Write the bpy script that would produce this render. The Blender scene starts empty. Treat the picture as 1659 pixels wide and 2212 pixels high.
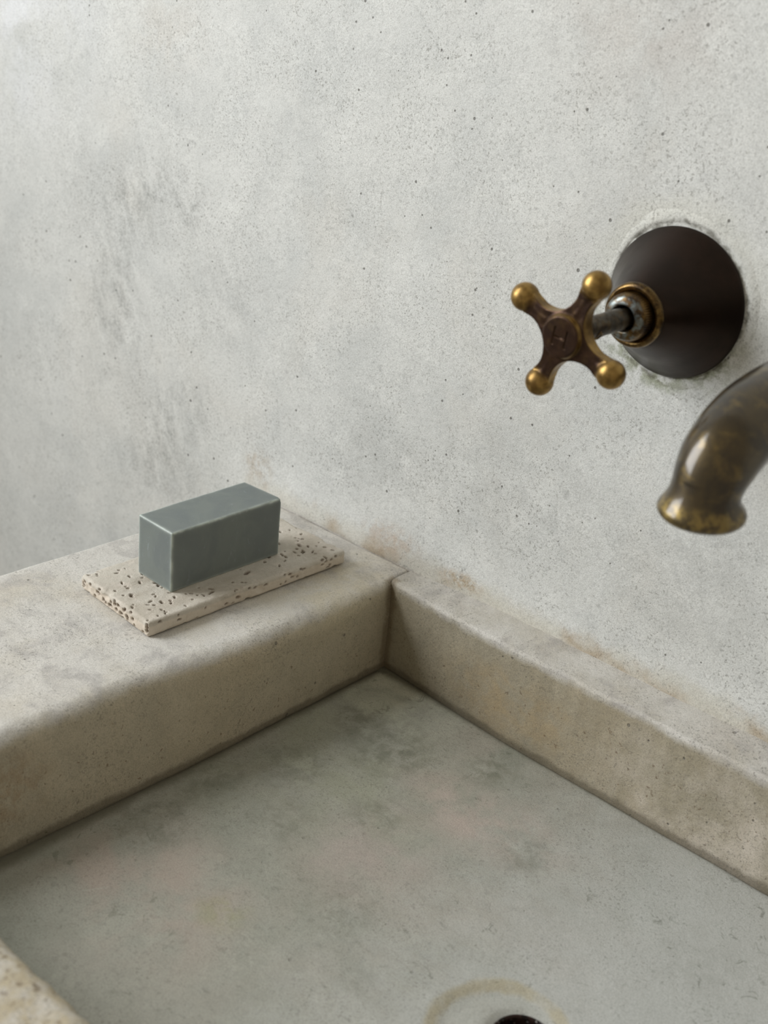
import bpy, bmesh, math, random
from mathutils import Vector, Matrix, noise

# ------------------------------------------------------------------ camera
S = bpy.context.scene
COL = S.collection
cam_d = bpy.data.cameras.new('camera'); cam = bpy.data.objects.new('camera', cam_d); COL.objects.link(cam)
cam_d.sensor_fit = 'HORIZONTAL'; cam_d.sensor_width = 36.0
cam_d.lens = 36.0 * 2789.0 / 1659.0
cam_d.clip_start = 0.01; cam_d.clip_end = 50
CR = Matrix(((0.73733053, -0.34571453, 0.58036639), (0.67003317, 0.26487263, -0.69346813), (0.08601883, 0.90017996, 0.42693888)))
cam.matrix_world = Matrix.Translation((0.39045885, -0.49981287, 0.38714676)) @ CR.to_4x4()
cam_d.dof.use_dof = True; cam_d.dof.focus_distance = 0.64; cam_d.dof.aperture_fstop = 14.0
S.camera = cam

# ------------------------------------------------------------------ light and exposure
S.view_settings.view_transform = 'Standard'; S.view_settings.look = 'None'
S.view_settings.gamma = 1; S.view_settings.use_curve_mapping = False
S.view_settings.exposure = 0.0
world = bpy.data.worlds.new('world'); S.world = world; world.use_nodes = True
bg = world.node_tree.nodes['Background']; bg.inputs[0].default_value = (1.0, 0.90, 0.74, 1); bg.inputs[1].default_value = 0.35
# daylight through the window opening in the left wall
WIN = dict(y0=-1.45, y1=-0.46, z0=0.28, z1=1.55, x=-0.82)
ld = bpy.data.lights.new('window_daylight', 'AREA'); ld.shape = 'RECTANGLE'
ld.size = WIN['z1'] - WIN['z0']; ld.size_y = WIN['y1'] - WIN['y0']
ld.energy = 44.0; ld.color = (0.945, 0.97, 1.0)
lo = bpy.data.objects.new('window_daylight', ld); COL.objects.link(lo)
lo.location = (WIN['x'] - 0.07, (WIN['y0'] + WIN['y1']) / 2, (WIN['z0'] + WIN['z1']) / 2)
lo.rotation_euler = (0, -math.pi / 2, 0)

# ------------------------------------------------------------------ helpers
def lin(r, g, b):
    f = lambda c: (c / 255 / 12.92) if c / 255 <= 0.04045 else ((c / 255 + 0.055) / 1.055) ** 2.4
    return (f(r), f(g), f(b), 1)

def mesh_obj(name, verts, faces, mat=None, parent=None, smooth=True):
    me = bpy.data.meshes.new(name); me.from_pydata([tuple(v) for v in verts], [], faces); me.update()
    if smooth:
        me.polygons.foreach_set('use_smooth', [True] * len(me.polygons))
    o = bpy.data.objects.new(name, me); COL.objects.link(o)
    if mat: me.materials.append(mat)
    if parent is not None:
        o.parent = parent; o.location = -parent.location
    return o

def from_bm(name, bm, mat=None, parent=None, smooth=True):
    me = bpy.data.meshes.new(name); bm.to_mesh(me); bm.free()
    me.polygons.foreach_set('use_smooth', [smooth] * len(me.polygons))
    o = bpy.data.objects.new(name, me); COL.objects.link(o)
    if mat: me.materials.append(mat)
    if parent is not None:
        o.parent = parent; o.location = -parent.location
    return o

def thing(name, label, cat, loc):
    o = bpy.data.objects.new(name, None); COL.objects.link(o); o.location = loc
    o.empty_display_size = 0.02; o['label'] = label; o['category'] = cat
    return o

def grid_faces(nu, nv, close_u=False, close_v=False):
    """vertex index i*nv+j"""
    f = []
    for i in range(nu if close_u else nu - 1):
        for j in range(nv if close_v else nv - 1):
            a = i * nv + j; b = ((i + 1) % nu) * nv + j
            c = ((i + 1) % nu) * nv + (j + 1) % nv; d = i * nv + (j + 1) % nv
            f.append((a, b, c, d))
    return f

def sstep(a, b, x):
    t = max(0.0, min(1.0, (x - a) / (b - a))); return t * t * (3 - 2 * t)

def interp(pts, x):
    if x <= pts[0][0]: return pts[0][1]
    for (a, va), (b, vb) in zip(pts, pts[1:]):
        if x <= b: return va + (vb - va) * (x - a) / (b - a)
    return pts[-1][1]

def n3(x, y, z, s, o=0.0): return noise.noise(Vector((x * s + o, y * s + o * 1.7, z * s - o)))

# ------------------------------------------------------------------ node helpers
class NB:
    def __init__(self, name):
        self.m = bpy.data.materials.new(name); self.m.use_nodes = True
        self.t = self.m.node_tree; self.n = self.t.nodes; self.l = self.t.links
        self.bsdf = self.n['Principled BSDF']
        self.tc = self.n.new('ShaderNodeTexCoord').outputs['Object']
    def _set(self, sock, v):
        if hasattr(v, 'is_output'): self.l.new(v, sock)
        else: sock.default_value = v
    def noise(self, scale, detail=4, rough=0.55, dist=0.0, vec=None):
        x = self.n.new('ShaderNodeTexNoise'); x.inputs['Scale'].default_value = scale; x.inputs['Detail'].default_value = detail
        x.inputs['Roughness'].default_value = rough; x.inputs['Distortion'].default_value = dist
        self.l.new(vec or self.tc, x.inputs['Vector']); return x.outputs['Fac']
    def voro(self, scale, vec=None, feature='F1'):
        x = self.n.new('ShaderNodeTexVoronoi'); x.feature = feature; x.inputs['Scale'].default_value = scale
        self.l.new(vec or self.tc, x.inputs['Vector']); return x
    def ramp(self, v, a, b, lo=0.0, hi=1.0):
        x = self.n.new('ShaderNodeMapRange'); x.interpolation_type = 'SMOOTHSTEP'; self._set(x.inputs['Value'], v)
        x.inputs['From Min'].default_value = a; x.inputs['From Max'].default_value = b
        x.inputs['To Min'].default_value = lo; x.inputs['To Max'].default_value = hi; return x.outputs['Result']
    def math(self, op, a, b=0.0, c=0.0):
        x = self.n.new('ShaderNodeMath'); x.operation = op; self._set(x.inputs[0], a); self._set(x.inputs[1], b); self._set(x.inputs[2], c)
        return x.outputs[0]
    def mix(self, f, a, b, mode='MIX'):
        x = self.n.new('ShaderNodeMix'); x.data_type = 'RGBA'; x.blend_type = mode
        self._set(x.inputs['Factor'], f); self._set(x.inputs[6], a); self._set(x.inputs[7], b); return x.outputs[2]
    def sep(self, v=None):
        x = self.n.new('ShaderNodeSeparateXYZ'); self.l.new(v or self.tc, x.inputs[0]); return x.outputs
    def mapping(self, loc=(0, 0, 0), rot=(0, 0, 0), scale=(1, 1, 1), vec=None):
        x = self.n.new('ShaderNodeMapping'); x.vector_type = 'POINT'
        x.inputs['Location'].default_value = loc; x.inputs['Rotation'].default_value = rot; x.inputs['Scale'].default_value = scale
        self.l.new(vec or self.tc, x.inputs['Vector']); return x.outputs[0]
    def blot(self, c, r, amount=1.0, nscale=60, inner=0.2, stretch=None):
        """soft spot around c with radii r, broken up by noise"""
        sc = tuple(1 / q for q in r)
        v = self.mapping(loc=tuple(-a * b for a, b in zip(c, sc)), scale=sc)
        x = self.n.new('ShaderNodeVectorMath'); x.operation = 'LENGTH'; self.l.new(v, x.inputs[0])
        f = self.ramp(x.outputs['Value'], 1.0, inner)
        nn = self.ramp(self.noise(nscale, 5, 0.65, 0.3, vec=stretch), 0.35, 0.65)
        return self.math('MULTIPLY', self.math('MULTIPLY', f, nn), amount)
    def bump(self, h, strength, distance):
        x = self.n.new('ShaderNodeBump'); x.inputs['Strength'].default_value = strength; x.inputs['Distance'].default_value = distance
        self._set(x.inputs['Height'], h); self.l.new(x.outputs[0], self.bsdf.inputs['Normal']); return x
    def out(self, col=None, rough=None, metal=None):
        if col is not None: self._set(self.bsdf.inputs['Base Color'], col)
        if rough is not None: self._set(self.bsdf.inputs['Roughness'], rough)
        if metal is not None: self._set(self.bsdf.inputs['Metallic'], metal)
        return self.m

def plaster(name, base, grey, warm, cloud=0.45, warm_amt=0.3, speck=0.5, pit=1.0, extra=None, rough=0.85, grain=1500):
    b = NB(name)
    c = b.mix(b.math('MULTIPLY', b.ramp(b.noise(14, 6, 0.62, 0.4), 0.40, 0.72), cloud), base, grey)
    c = b.mix(b.math('MULTIPLY', b.ramp(b.noise(9, 5, 0.6, 0.6, vec=b.mapping(loc=(3, 1, 2))), 0.48, 0.75), warm_amt), c, warm)
    # mid-size mottling
    c = b.mix(b.ramp(b.noise(75, 5, 0.7), 0.35, 0.75, 0.0, 0.16 * (cloud + 0.3)), c, tuple(q * 0.55 for q in grey[:3]) + (1,))
    c = b.mix(b.ramp(b.noise(38, 6, 0.72, 0.6, vec=b.mapping(loc=(9, 4, 6))), 0.50, 0.68, 0.0, 0.30 * (cloud + 0.3)), c, tuple(min(1, q * 1.22) for q in base[:3]) + (1,))
    c = b.mix(b.ramp(b.noise(260, 4, 0.75, 0.5, vec=b.mapping(loc=(1, 6, 2))), 0.52, 0.72, 0.0, 0.42 * (cloud + 0.2)), c, tuple(q * 0.5 for q in grey[:3]) + (1,))
    if extra: c = extra(b, c)
    # fine grain and dark specks gathered in patches
    g = b.noise(grain, 3, 0.7)
    c = b.mix(b.ramp(g, 0.32, 0.66, 0.24, 0.0), c, (0.05, 0.05, 0.045, 1))
    patch = b.ramp(b.noise(22, 4, 0.6, vec=b.mapping(loc=(7, 7, 7))), 0.35, 0.65, 0.25, 1.0)
    sp = b.ramp(b.noise(grain * 0.58, 2, 0.5, 0.8), 0.56, 0.67)
    c = b.mix(b.math('MULTIPLY', b.math('MULTIPLY', sp, patch), speck), c, (0.13, 0.12, 0.10, 1))
    # sparse pits
    v = b.voro(160)
    sz = b.math('MULTIPLY', b.ramp(v.outputs['Color'], 0.72, 1.0), 0.16)
    pits = b.ramp(b.math('SUBTRACT', v.outputs['Distance'], sz), 0.03, -0.02)
    pits = b.math('MULTIPLY', pits, b.ramp(v.outputs['Color'], 0.74, 0.78))
    c = b.mix(b.math('MULTIPLY', pits, 0.6 * pit), c, (0.09, 0.085, 0.075, 1))
    h = b.math('ADD', b.math('MULTIPLY', g, 0.35), b.math('MULTIPLY', b.noise(350, 4, 0.6), 0.6))
    h = b.math('SUBTRACT', h, b.math('MULTIPLY', pits, 0.8 * pit))
    b.bump(h, 0.6, 0.0007)
    b.bsdf.inputs['Specular IOR Level'].default_value = 0.3
    return b.out(c, rough)

# ------------------------------------------------------------------ materials of the setting and the sink
H = 0.0545                     # rim height above the basin floor

def wall_extra(b, c):
    X, Y, Z = b.sep()
    streak = b.mapping(scale=(1, 1, 0.42), vec=b.mapping(rot=(0, math.radians(27), 0)))
    dk = (0.30, 0.305, 0.29, 1); br = lin(170, 150, 122); gr = lin(168, 172, 150); lt = lin(226, 226, 216)
    # grey smudges left of the middle of the wall
    grit = b.ramp(b.noise(420, 4, 0.7, 0.4), 0.38, 0.62, 0.25, 1.0)
    for cc, r, a in [((-0.235, 0, 0.215), (0.045, 0.2, 0.045), 0.5), ((-0.268, 0, 0.185), (0.035, 0.2, 0.06), 0.42), ((-0.27, 0, 0.13), (0.05, 0.2, 0.06), 0.45),
                     ((-0.20, 0, 0.215), (0.025, 0.2, 0.03), 0.4), ((-0.215, 0, 0.06), (0.05, 0.2, 0.055), 0.5), ((-0.19, 0, 0.09), (0.05, 0.2, 0.03), 0.3), ((-0.24, 0, 0.03), (0.05, 0.2, 0.03), 0.3), ((-0.17, 0, 0.17), (0.06, 0.2, 0.05), 0.25), ((-0.31, 0, 0.20), (0.04, 0.2, 0.05), 0.2)]:
        c = b.mix(b.math('MULTIPLY', b.blot(cc, r, a * 1.35, 110, 0.1, streak), grit), c, dk)
    for cc, r, a in [((0.05, 0, 0.13), (0.09, 0.2, 0.05), 0.22), ((-0.03, 0, 0.11), (0.05, 0.2, 0.03), 0.2), ((0.16, 0, 0.12), (0.08, 0.2, 0.05), 0.25)]:
        c = b.mix(b.blot(cc, r, a, 60), c, dk)
    c = b.mix(b.blot((0.085, 0, 0.345), (0.06, 0.2, 0.035), 0.35, 40), c, lin(186, 176, 168))
    c = b.mix(b.blot((-0.40, 0, 0.33), (0.15, 0.3, 0.14), 0.55, 30), c, lin(244, 246, 250))  # bright window light at top left, painted in as whiter plaster
    c = b.mix(b.blot((-0.22, 0, 0.31), (0.05, 0.2, 0.04), 0.25, 40), c, lin(205, 196, 182))
    # limescale and damp around the escutcheon
    def ring(cx, cz, r0, w, amt, ns=70):
        dx = b.math('SUBTRACT', X, cx); dz = b.math('SUBTRACT', Z, cz)
        d = b.math('SQRT', b.math('ADD', b.math('MULTIPLY', dx, dx), b.math('MULTIPLY', dz, dz)))
        d = b.math('ADD', d, b.math('MULTIPLY', b.math('SUBTRACT', b.noise(60, 4), 0.5), 0.012))
        f = b.ramp(b.math('ABSOLUTE', b.math('SUBTRACT', d, r0)), w, 0.0)
        return b.math('MULTIPLY', f, amt), dx, dz
    f, dx, dz = ring(0.126, 0.240, 0.039, 0.012, 0.28)
    c = b.mix(b.math('MULTIPLY', f, b.ramp(dz, -0.02, 0.02)), c, lin(214, 213, 196))
    f2, _, _ = ring(0.126, 0.240, 0.034, 0.012, 0.75)
    c = b.mix(b.math('MULTIPLY', b.math('MULTIPLY', f2, b.ramp(dz, 0.005, -0.025)), b.ramp(b.noise(160, 4), 0.38, 0.62)), c, lin(132, 138, 106))
    f3, _, _ = ring(0.126, 0.240, 0.034, 0.0022, 0.7)
    c = b.mix(b.math('MULTIPLY', f3, b.ramp(b.noise(220, 3), 0.42, 0.58)), c, lin(95, 92, 78))
    # limescale fringe and brown dirt just above the rim
    zz = b.math('ADD', Z, b.math('MULTIPLY', b.math('SUBTRACT', b.noise(55, 5, 0.65), 0.5), 0.028))
    rimx = b.ramp(b.math('ADD', X, b.math('MULTIPLY', b.math('SUBTRACT', b.noise(40, 3), 0.5), 0.03)), -0.15, -0.12)
    c = b.mix(b.math('MULTIPLY', b.math('MULTIPLY', b.ramp(zz, 0.071, 0.058), rimx), b.ramp(X, -0.02, 0.05, 0.3, 0.45)), c, lin(206, 202, 184))
    z2 = b.math('ADD', Z, b.math('MULTIPLY', b.math('SUBTRACT', b.noise(120, 5, 0.7), 0.5), 0.022))
    c = b.mix(b.math('MULTIPLY', b.math('MULTIPLY', b.ramp(z2, 0.068, 0.055), rimx), b.ramp(b.noise(28, 3), 0.42, 0.62, 0.15, 0.75)), c, br)
    c = b.mix(b.blot((0.033, 0, 0.062), (0.02, 0.2, 0.007), 0.8, 250), c, lin(176, 152, 118))
    c = b.mix(b.blot((-0.13, 0, 0.072), (0.018, 0.2, 0.014), 0.5, 160), c, br)
    c = b.mix(b.blot((-0.02, 0, 0.066), (0.03, 0.2, 0.013), 0.6, 180), c, lin(196, 176, 156))
    return c

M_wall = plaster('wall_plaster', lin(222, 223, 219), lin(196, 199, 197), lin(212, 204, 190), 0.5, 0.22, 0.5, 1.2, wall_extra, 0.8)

def rim_extra(b, c):
    X, Y, Z = b.sep()
    at = b.n.new('ShaderNodeAttribute'); at.attribute_name = 'crack'
    # upper surfaces whiter, greyish: part rubbed, part their brighter light painted in
    top = b.ramp(b.math('ADD', Z, b.math('MULTIPLY', b.math('SUBTRACT', b.noise(90, 4), 0.5), 0.006)), 0.0485, 0.0535)
    far = b.math('MULTIPLY', top, b.ramp(b.noise(26, 5, 0.6), 0.25, 0.6, 0.55, 1.0))
    c = b.mix(far, c, lin(209, 206, 199))
    gc = b.math('MULTIPLY', b.ramp(b.noise(42, 6, 0.72, 0.5), 0.46, 0.64, 0.0, 0.6), top)
    c = b.mix(gc, c, lin(168, 164, 160))
    # yellowish tint towards the inner corner
    c = b.mix(b.blot((-0.02, -0.05, H), (0.05, 0.07, 0.03), 0.55, 30), c, lin(200, 188, 156))
    # rust and dirt speckle on the inner faces; back face's right end painted lighter
    c = b.mix(b.blot((0.09, -0.02, 0.022), (0.07, 0.05, 0.03), 0.55, 60), c, lin(172, 150, 112))
    c = b.mix(b.blot((0.22, -0.02, 0.02), (0.11, 0.06, 0.05), 0.9, 30), c, lin(204, 195, 181))  # light growing towards the right end, put into the colour
    c = b.mix(b.blot((-0.005, -0.27, 0.03), (0.03, 0.05, 0.03), 0.6, 120), c, lin(160, 132, 98))
    sp = b.ramp(b.noise(420, 2, 0.5, 0.3), 0.66, 0.73)
    c = b.mix(b.math('MULTIPLY', sp, b.ramp(Z, 0.05, 0.03, 0.0, 0.55)), c, lin(96, 72, 48))
    # tan weathered front rim
    fr = b.math('MULTIPLY', b.ramp(Y, -0.30, -0.312), b.ramp(b.noise(110, 5, 0.7, 0.6), 0.36, 0.62, 0.25, 0.85))
    c = b.mix(fr, c, lin(178, 164, 134))
    c = b.mix(b.math('MULTIPLY', b.ramp(Y, -0.30, -0.312), b.ramp(b.noise(240, 3, 0.6, 0.4), 0.56, 0.66, 0, 0.8)), c, lin(112, 96, 72))
    # dark line where the slabs meet
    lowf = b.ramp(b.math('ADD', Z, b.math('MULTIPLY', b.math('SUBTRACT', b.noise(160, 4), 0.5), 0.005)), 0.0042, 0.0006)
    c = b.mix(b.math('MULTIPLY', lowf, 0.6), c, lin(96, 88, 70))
    dx = b.math('ABSOLUTE', b.math('SUBTRACT', X, -0.0005)); dy = b.math('ABSOLUTE', b.math('SUBTRACT', Y, -0.0195))
    cr = b.math('ADD', b.math('MAXIMUM', dx, dy), b.math('MULTIPLY', b.math('SUBTRACT', b.noise(130, 4), 0.5), 0.007))
    c = b.mix(b.math('MULTIPLY', b.ramp(cr, 0.0055, 0.001), 0.6), c, lin(122, 104, 76))
    c = b.mix(b.math('MULTIPLY', at.outputs['Fac'], b.ramp(b.noise(120, 4, 0.6), 0.35, 0.55, 0.3, 0.9)), c, lin(84, 66, 48))
    return c

M_rim = plaster('rim_plaster', lin(168, 159, 138), lin(148, 143, 126), lin(172, 156, 126), 0.5, 0.45, 0.5, 1.0, rim_extra, 0.75)

M_left = plaster('left_rim_plaster', lin(194, 184, 162), lin(172, 166, 148), lin(196, 182, 154), 0.5, 0.45, 0.5, 1.0, rim_extra, 0.75)  # lighter copy of the rim plaster, offsetting shade on the left face

def floor_extra(b, c):
    X, Y, Z = b.sep()
    nz = b.math('MULTIPLY', b.math('SUBTRACT', b.noise(70, 5, 0.7), 0.5), 0.02)
    # paler rightwards, part real tone, part light painted in; damp greener area at left
    c = b.mix(b.math('MULTIPLY', b.ramp(b.math('ADD', X, b.math('MULTIPLY', nz, 4.0)), 0.09, 0.24), 0.8), c, lin(194, 196, 192))
    c = b.mix(b.blot((0.01, -0.03, 0), (0.07, 0.07, 0.1), 0.8, 22), c, lin(206, 206, 188))  # inner corner painted paler to offset the shade there
    c = b.mix(b.blot((0.04, -0.11, 0), (0.10, 0.09, 0.1), 0.5, 22), c, lin(152, 154, 130))
    c = b.mix(b.blot((0.05, -0.23, 0), (0.08, 0.06, 0.1), 0.6, 25), c, lin(178, 160, 148))
    c = b.mix(b.blot((0.12, -0.085, 0), (0.06, 0.03, 0.1), 0.85, 30), c, lin(186, 170, 160))
    c = b.mix(b.blot((0.10, -0.14, 0), (0.04, 0.05, 0.1), 0.6, 26), c, lin(180, 166, 158))
    c = b.mix(b.blot((0.085, -0.215, 0), (0.018, 0.016, 0.1), 0.55, 80), c, lin(150, 150, 112))
    for p, r, a in [((0.055, -0.075), 0.035, 0.5), ((0.03, -0.12), 0.03, 0.35), ((0.10, -0.05), 0.02, 0.45), ((0.025, -0.07), 0.02, 0.4), ((0.15, -0.09), 0.02, 0.35), ((0.01, -0.16), 0.03, 0.35), ((0.12, -0.18), 0.03, 0.2), ((0.24, -0.09), 0.03, 0.12), ((0.085, -0.12), 0.02, 0.4), ((0.02, -0.20), 0.03, 0.4), ((0.06, -0.155), 0.025, 0.3), ((0.15, -0.20), 0.012, 0.25)]:
        c = b.mix(b.blot((p[0], p[1], 0), (r, r, 0.1), a * 1.25, 130), c, lin(104, 106, 90))
    # yellow limescale ring round the drain
    dx = b.math('SUBTRACT', X, 0.207); dy = b.math('SUBTRACT', Y, -0.182)
    d = b.math('SQRT', b.math('ADD', b.math('MULTIPLY', dx, dx), b.math('MULTIPLY', dy, dy)))
    d = b.math('ADD', d, b.math('MULTIPLY', b.math('SUBTRACT', b.noise(60, 4, 0.6), 0.5), 0.008))
    f = b.ramp(b.math('ABSOLUTE', b.math('SUBTRACT', d, 0.0272)), 0.0042, 0.0008, 0, 0.62)
    c = b.mix(b.math('MULTIPLY', f, b.ramp(b.noise(45, 3), 0.3, 0.55, 0.3, 1)), c, lin(172, 160, 126))
    c = b.mix(b.ramp(d, 0.026, 0.022, 0, 0.35), c, lin(166, 166, 154))
    # dirt along the joints
    ex = b.math('ADD', b.math('MINIMUM', b.math('ABSOLUTE', b.math('SUBTRACT', Y, -0.0215)), b.math('ABSOLUTE', b.math('ADD', X, 0.0015))), b.math('MULTIPLY', nz, 0.25))
    c = b.mix(b.ramp(ex, 0.0085, 0.001, 0, 0.85), c, lin(98, 94, 78))
    # thin scratches and scuffs
    sv = b.mapping(scale=(1, 0.16, 1), vec=b.mapping(rot=(0, 0, math.radians(35))))
    c = b.mix(b.math('MULTIPLY', b.ramp(b.noise(170, 3, 0.6, 0.4, vec=sv), 0.66, 0.72), b.ramp(b.noise(18, 2), 0.5, 0.62, 0, 0.2)), c, lin(200, 200, 190))
    c = b.mix(b.math('MULTIPLY', b.ramp(b.noise(120, 4, 0.7, 1.2), 0.60, 0.68), b.ramp(b.noise(15, 2, vec=b.mapping(loc=(3, 9, 1))), 0.46, 0.6, 0, 0.45)), c, lin(96, 100, 84))
    # a few black specks
    v = b.voro(38); sel = b.ramp(v.outputs['Color'], 0.80, 0.82)
    c = b.mix(b.math('MULTIPLY', b.ramp(v.outputs['Distance'], 0.045, 0.03), sel), c, (0.03, 0.03, 0.025, 1))
    return c

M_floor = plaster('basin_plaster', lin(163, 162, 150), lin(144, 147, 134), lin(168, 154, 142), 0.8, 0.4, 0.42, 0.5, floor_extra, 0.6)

# ------------------------------------------------------------------ room
def wall_dy(px, z):
    fr = sstep(0.5, 0.4, abs(px)) * sstep(-0.1, 0, z) * sstep(0.6, 0.45, z)
    d = (0.0011 * n3(px, 0.3, z, 9) + 0.0006 * n3(px, 0.3, z, 28)) * fr
    # the plaster swells a little where it meets the rim
    return d - 0.0022 * sstep(0.078, 0.056, z) * sstep(0.02, 0.05, z) * sstep(-0.16, -0.12, px) * fr - 0.0008

def wall_back():
    # flat wall on y=0, rounding forward into the left wall (plan radius RC)
    RC = 0.42; XL = WIN['x']
    prof = [(1.3, 0.0)]; x = 1.3
    xs = [1.3, 0.9, 0.6] + [0.5 - 0.01 * k for k in range(0, 140)]
    xs = [q for q in xs if q > XL + RC + 0.004]
    prof = [(q, 0.0) for q in xs]
    for k in range(33):
        a = math.pi / 2 * k / 32
        prof.append((XL + RC - RC * math.sin(a), -(RC - RC * math.cos(a))))
    zs = [-0.85, -0.4, -0.2, -0.1] + [-0.05 + 0.01 * k for k in range(56)] + [0.6, 0.8, 1.2, 1.7, 2.1]
    def build(name, prof):
        vs = []
        for (px, py) in prof:
            for z in zs:
                vs.append((px, min(py, 0) + wall_dy(px, z), z))
        return mesh_obj(name, vs, grid_faces(len(prof), len(zs)), M_wall)
    nf = len(xs)
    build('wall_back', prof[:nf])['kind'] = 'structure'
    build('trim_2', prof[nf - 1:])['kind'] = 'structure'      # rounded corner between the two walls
    return RC
RC = wall_back()

def panel(name, quads, mat):
    vs = []; fs = []
    for q in quads:
        n = len(vs); vs += q; fs.append((n, n + 1, n + 2, n + 3))
    o = mesh_obj(name, vs, fs, mat, None, False); o['kind'] = 'structure'; return o

M_room = plaster('room_plaster', lin(214, 212, 206), lin(196, 196, 192), lin(206, 198, 186), 0.4, 0.2, 0.2, 0.5)
w = WIN; X0 = w['x']; y_a = -RC - 0.0008; yb = -2.2; zb, zt = -0.85, 2.1
q = lambda ya, yb_, za, zb_: [(X0, ya, za), (X0, yb_, za), (X0, yb_, zb_), (X0, ya, zb_)]
T = 0.06
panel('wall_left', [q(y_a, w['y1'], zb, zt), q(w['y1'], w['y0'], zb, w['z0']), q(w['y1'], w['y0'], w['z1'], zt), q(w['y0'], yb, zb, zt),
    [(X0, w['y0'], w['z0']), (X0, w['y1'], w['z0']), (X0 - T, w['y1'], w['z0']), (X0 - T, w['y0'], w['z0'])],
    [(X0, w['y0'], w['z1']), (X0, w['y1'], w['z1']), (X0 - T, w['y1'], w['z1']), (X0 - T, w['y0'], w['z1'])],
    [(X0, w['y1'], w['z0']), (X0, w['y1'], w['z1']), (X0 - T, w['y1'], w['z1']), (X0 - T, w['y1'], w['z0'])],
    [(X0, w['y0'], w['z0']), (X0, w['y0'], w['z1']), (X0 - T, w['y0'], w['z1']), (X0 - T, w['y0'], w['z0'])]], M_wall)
panel('floor', [[(X0, 0, zb), (1.3, 0, zb), (1.3, yb, zb), (X0, yb, zb)]], M_room)

def window_frame():
    b = NB('painted_wood'); m = b.out(lin(225, 224, 220), 0.4)
    bm = bmesh.new()
    def bx(y0, y1, z0, z1):
        mt = Matrix.Translation((X0 - 0.045, (y0 + y1) / 2, (z0 + z1) / 2)) @ Matrix.Diagonal((0.03, abs(y1 - y0), abs(z1 - z0), 1))
        bmesh.ops.create_cube(bm, size=1, matrix=mt)
    t = 0.035
    bx(w['y0'], w['y1'], w['z0'], w['z0'] + t); bx(w['y0'], w['y1'], w['z1'] - t, w['z1'])
    bx(w['y0'], w['y0'] + t, w['z0'] + t, w['z1'] - t); bx(w['y1'] - t, w['y1'], w['z0'] + t, w['z1'] - t)
    o = from_bm('window_1', bm, m, None, False); o['kind'] = 'structure'
window_frame()

# ------------------------------------------------------------------ sink
sink = thing('stone_sink', 'shallow rectangular plaster-coated stone sink with wide left ledge, built against the wall', 'sink', (0.16, -0.17, -0.09))

EDGE_X = [(-0.36, -0.020), (-0.254, -0.0155), (-0.177, -0.0115), (-0.121, -0.0045), (-0.05, -0.003), (0.01, -0.003)]
FOOT_X = [(-0.36, -0.0075), (-0.262, -0.006), (-0.216, -0.0041), (-0.168, -0.002), (-0.02, -0.0015), (0.01, -0.0015)]
OUT_X = [(-0.36, -0.142), (-0.175, -0.137), (-0.12, -0.1335), (-0.089, -0.1315), (0.0, -0.1285)]

def arc(cx, cz, r, a0, a1, n):
    return [(cx + r * math.cos(math.radians(a0 + (a1 - a0) * k / n)), cz + r * math.sin(math.radians(a0 + (a1 - a0) * k / n))) for k in range(n + 1)]

def left_rim():
    ys = [-0.00035 * k for k in range(24)] + [-0.0084 - (0.36 - 0.0084) * k / 290 for k in range(1, 291)]
    N = len(ys) - 1; vs = []; nv = None; crk = []
    for i in range(N + 1):
        y = ys[i]
        xo = interp(OUT_X, y) + 0.0007 * n3(0, y, 0, 30, 2)
        xe = interp(EDGE_X, y) + 0.0010 * n3(1, y, 0, 24) + 0.0004 * n3(1, y, 0, 90)
        xf = interp(FOOT_X, y) + 0.0004 * n3(5, y, 0, 60)
        r = (0.0105 + 0.0025 * n3(2, y, 0, 12)) * sstep(-0.012, -0.06, y) + 0.0030 * (1 - sstep(-0.012, -0.06, y))
        ro = 0.005
        zt_ = H + 0.0005 * n3(3, y, 0, 14)
        p = [(xo - 0.001, -0.30), (xo, -0.1)]
        p += arc(xo + ro, zt_ - ro, ro, 180, 90, 8)
        nx = 22
        xa, xb_ = xo + ro, xe - r * 0.55
        for k in range(1, nx): p.append((xa + (xb_ - xa) * k / nx, zt_))
        p += arc(xb_, zt_ - r, r, 90, 8, 12)
        ex, ez = p[-1]
        for k in range(1, 13):
            t = k / 12; p.append((ex + (xf - ex) * (1 - (1 - t) ** 1.6), ez + (-0.004 - ez) * t))
        if nv is None: nv = len(p)
        for (px, pz) in p:
            d = 0.00045 * n3(px, y, pz, 60) + 0.0003 * n3(px, y, pz, 160)
            yy = y
            if i == 0: yy = y - 0.0004
            yc = wall_dy(px, H) - 0.0007 + 0.0004 * n3(px, 0, 4, 60) + 0.0005 * n3(px, 0, 4, 220)
            ck = 0.0030 * math.exp(-((y - yc) / 0.0006) ** 2) * (0.8 + 0.8 * n3(px, 0, 6, 50)) if pz > 0.04 and px < 0.002 else 0
            vs.append((px + d, yy, pz - ck + d * (1 if pz > -0.05 else 0))); crk.append(max(0.0, min(1.0, ck / 0.0022)))
    o = mesh_obj('left_rim', vs, grid_faces(N + 1, nv), M_left, sink)
    at_ = o.data.attributes.new('crack', 'FLOAT', 'POINT'); at_.data.foreach_set('value', crk)
    return o
left_rim()

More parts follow.
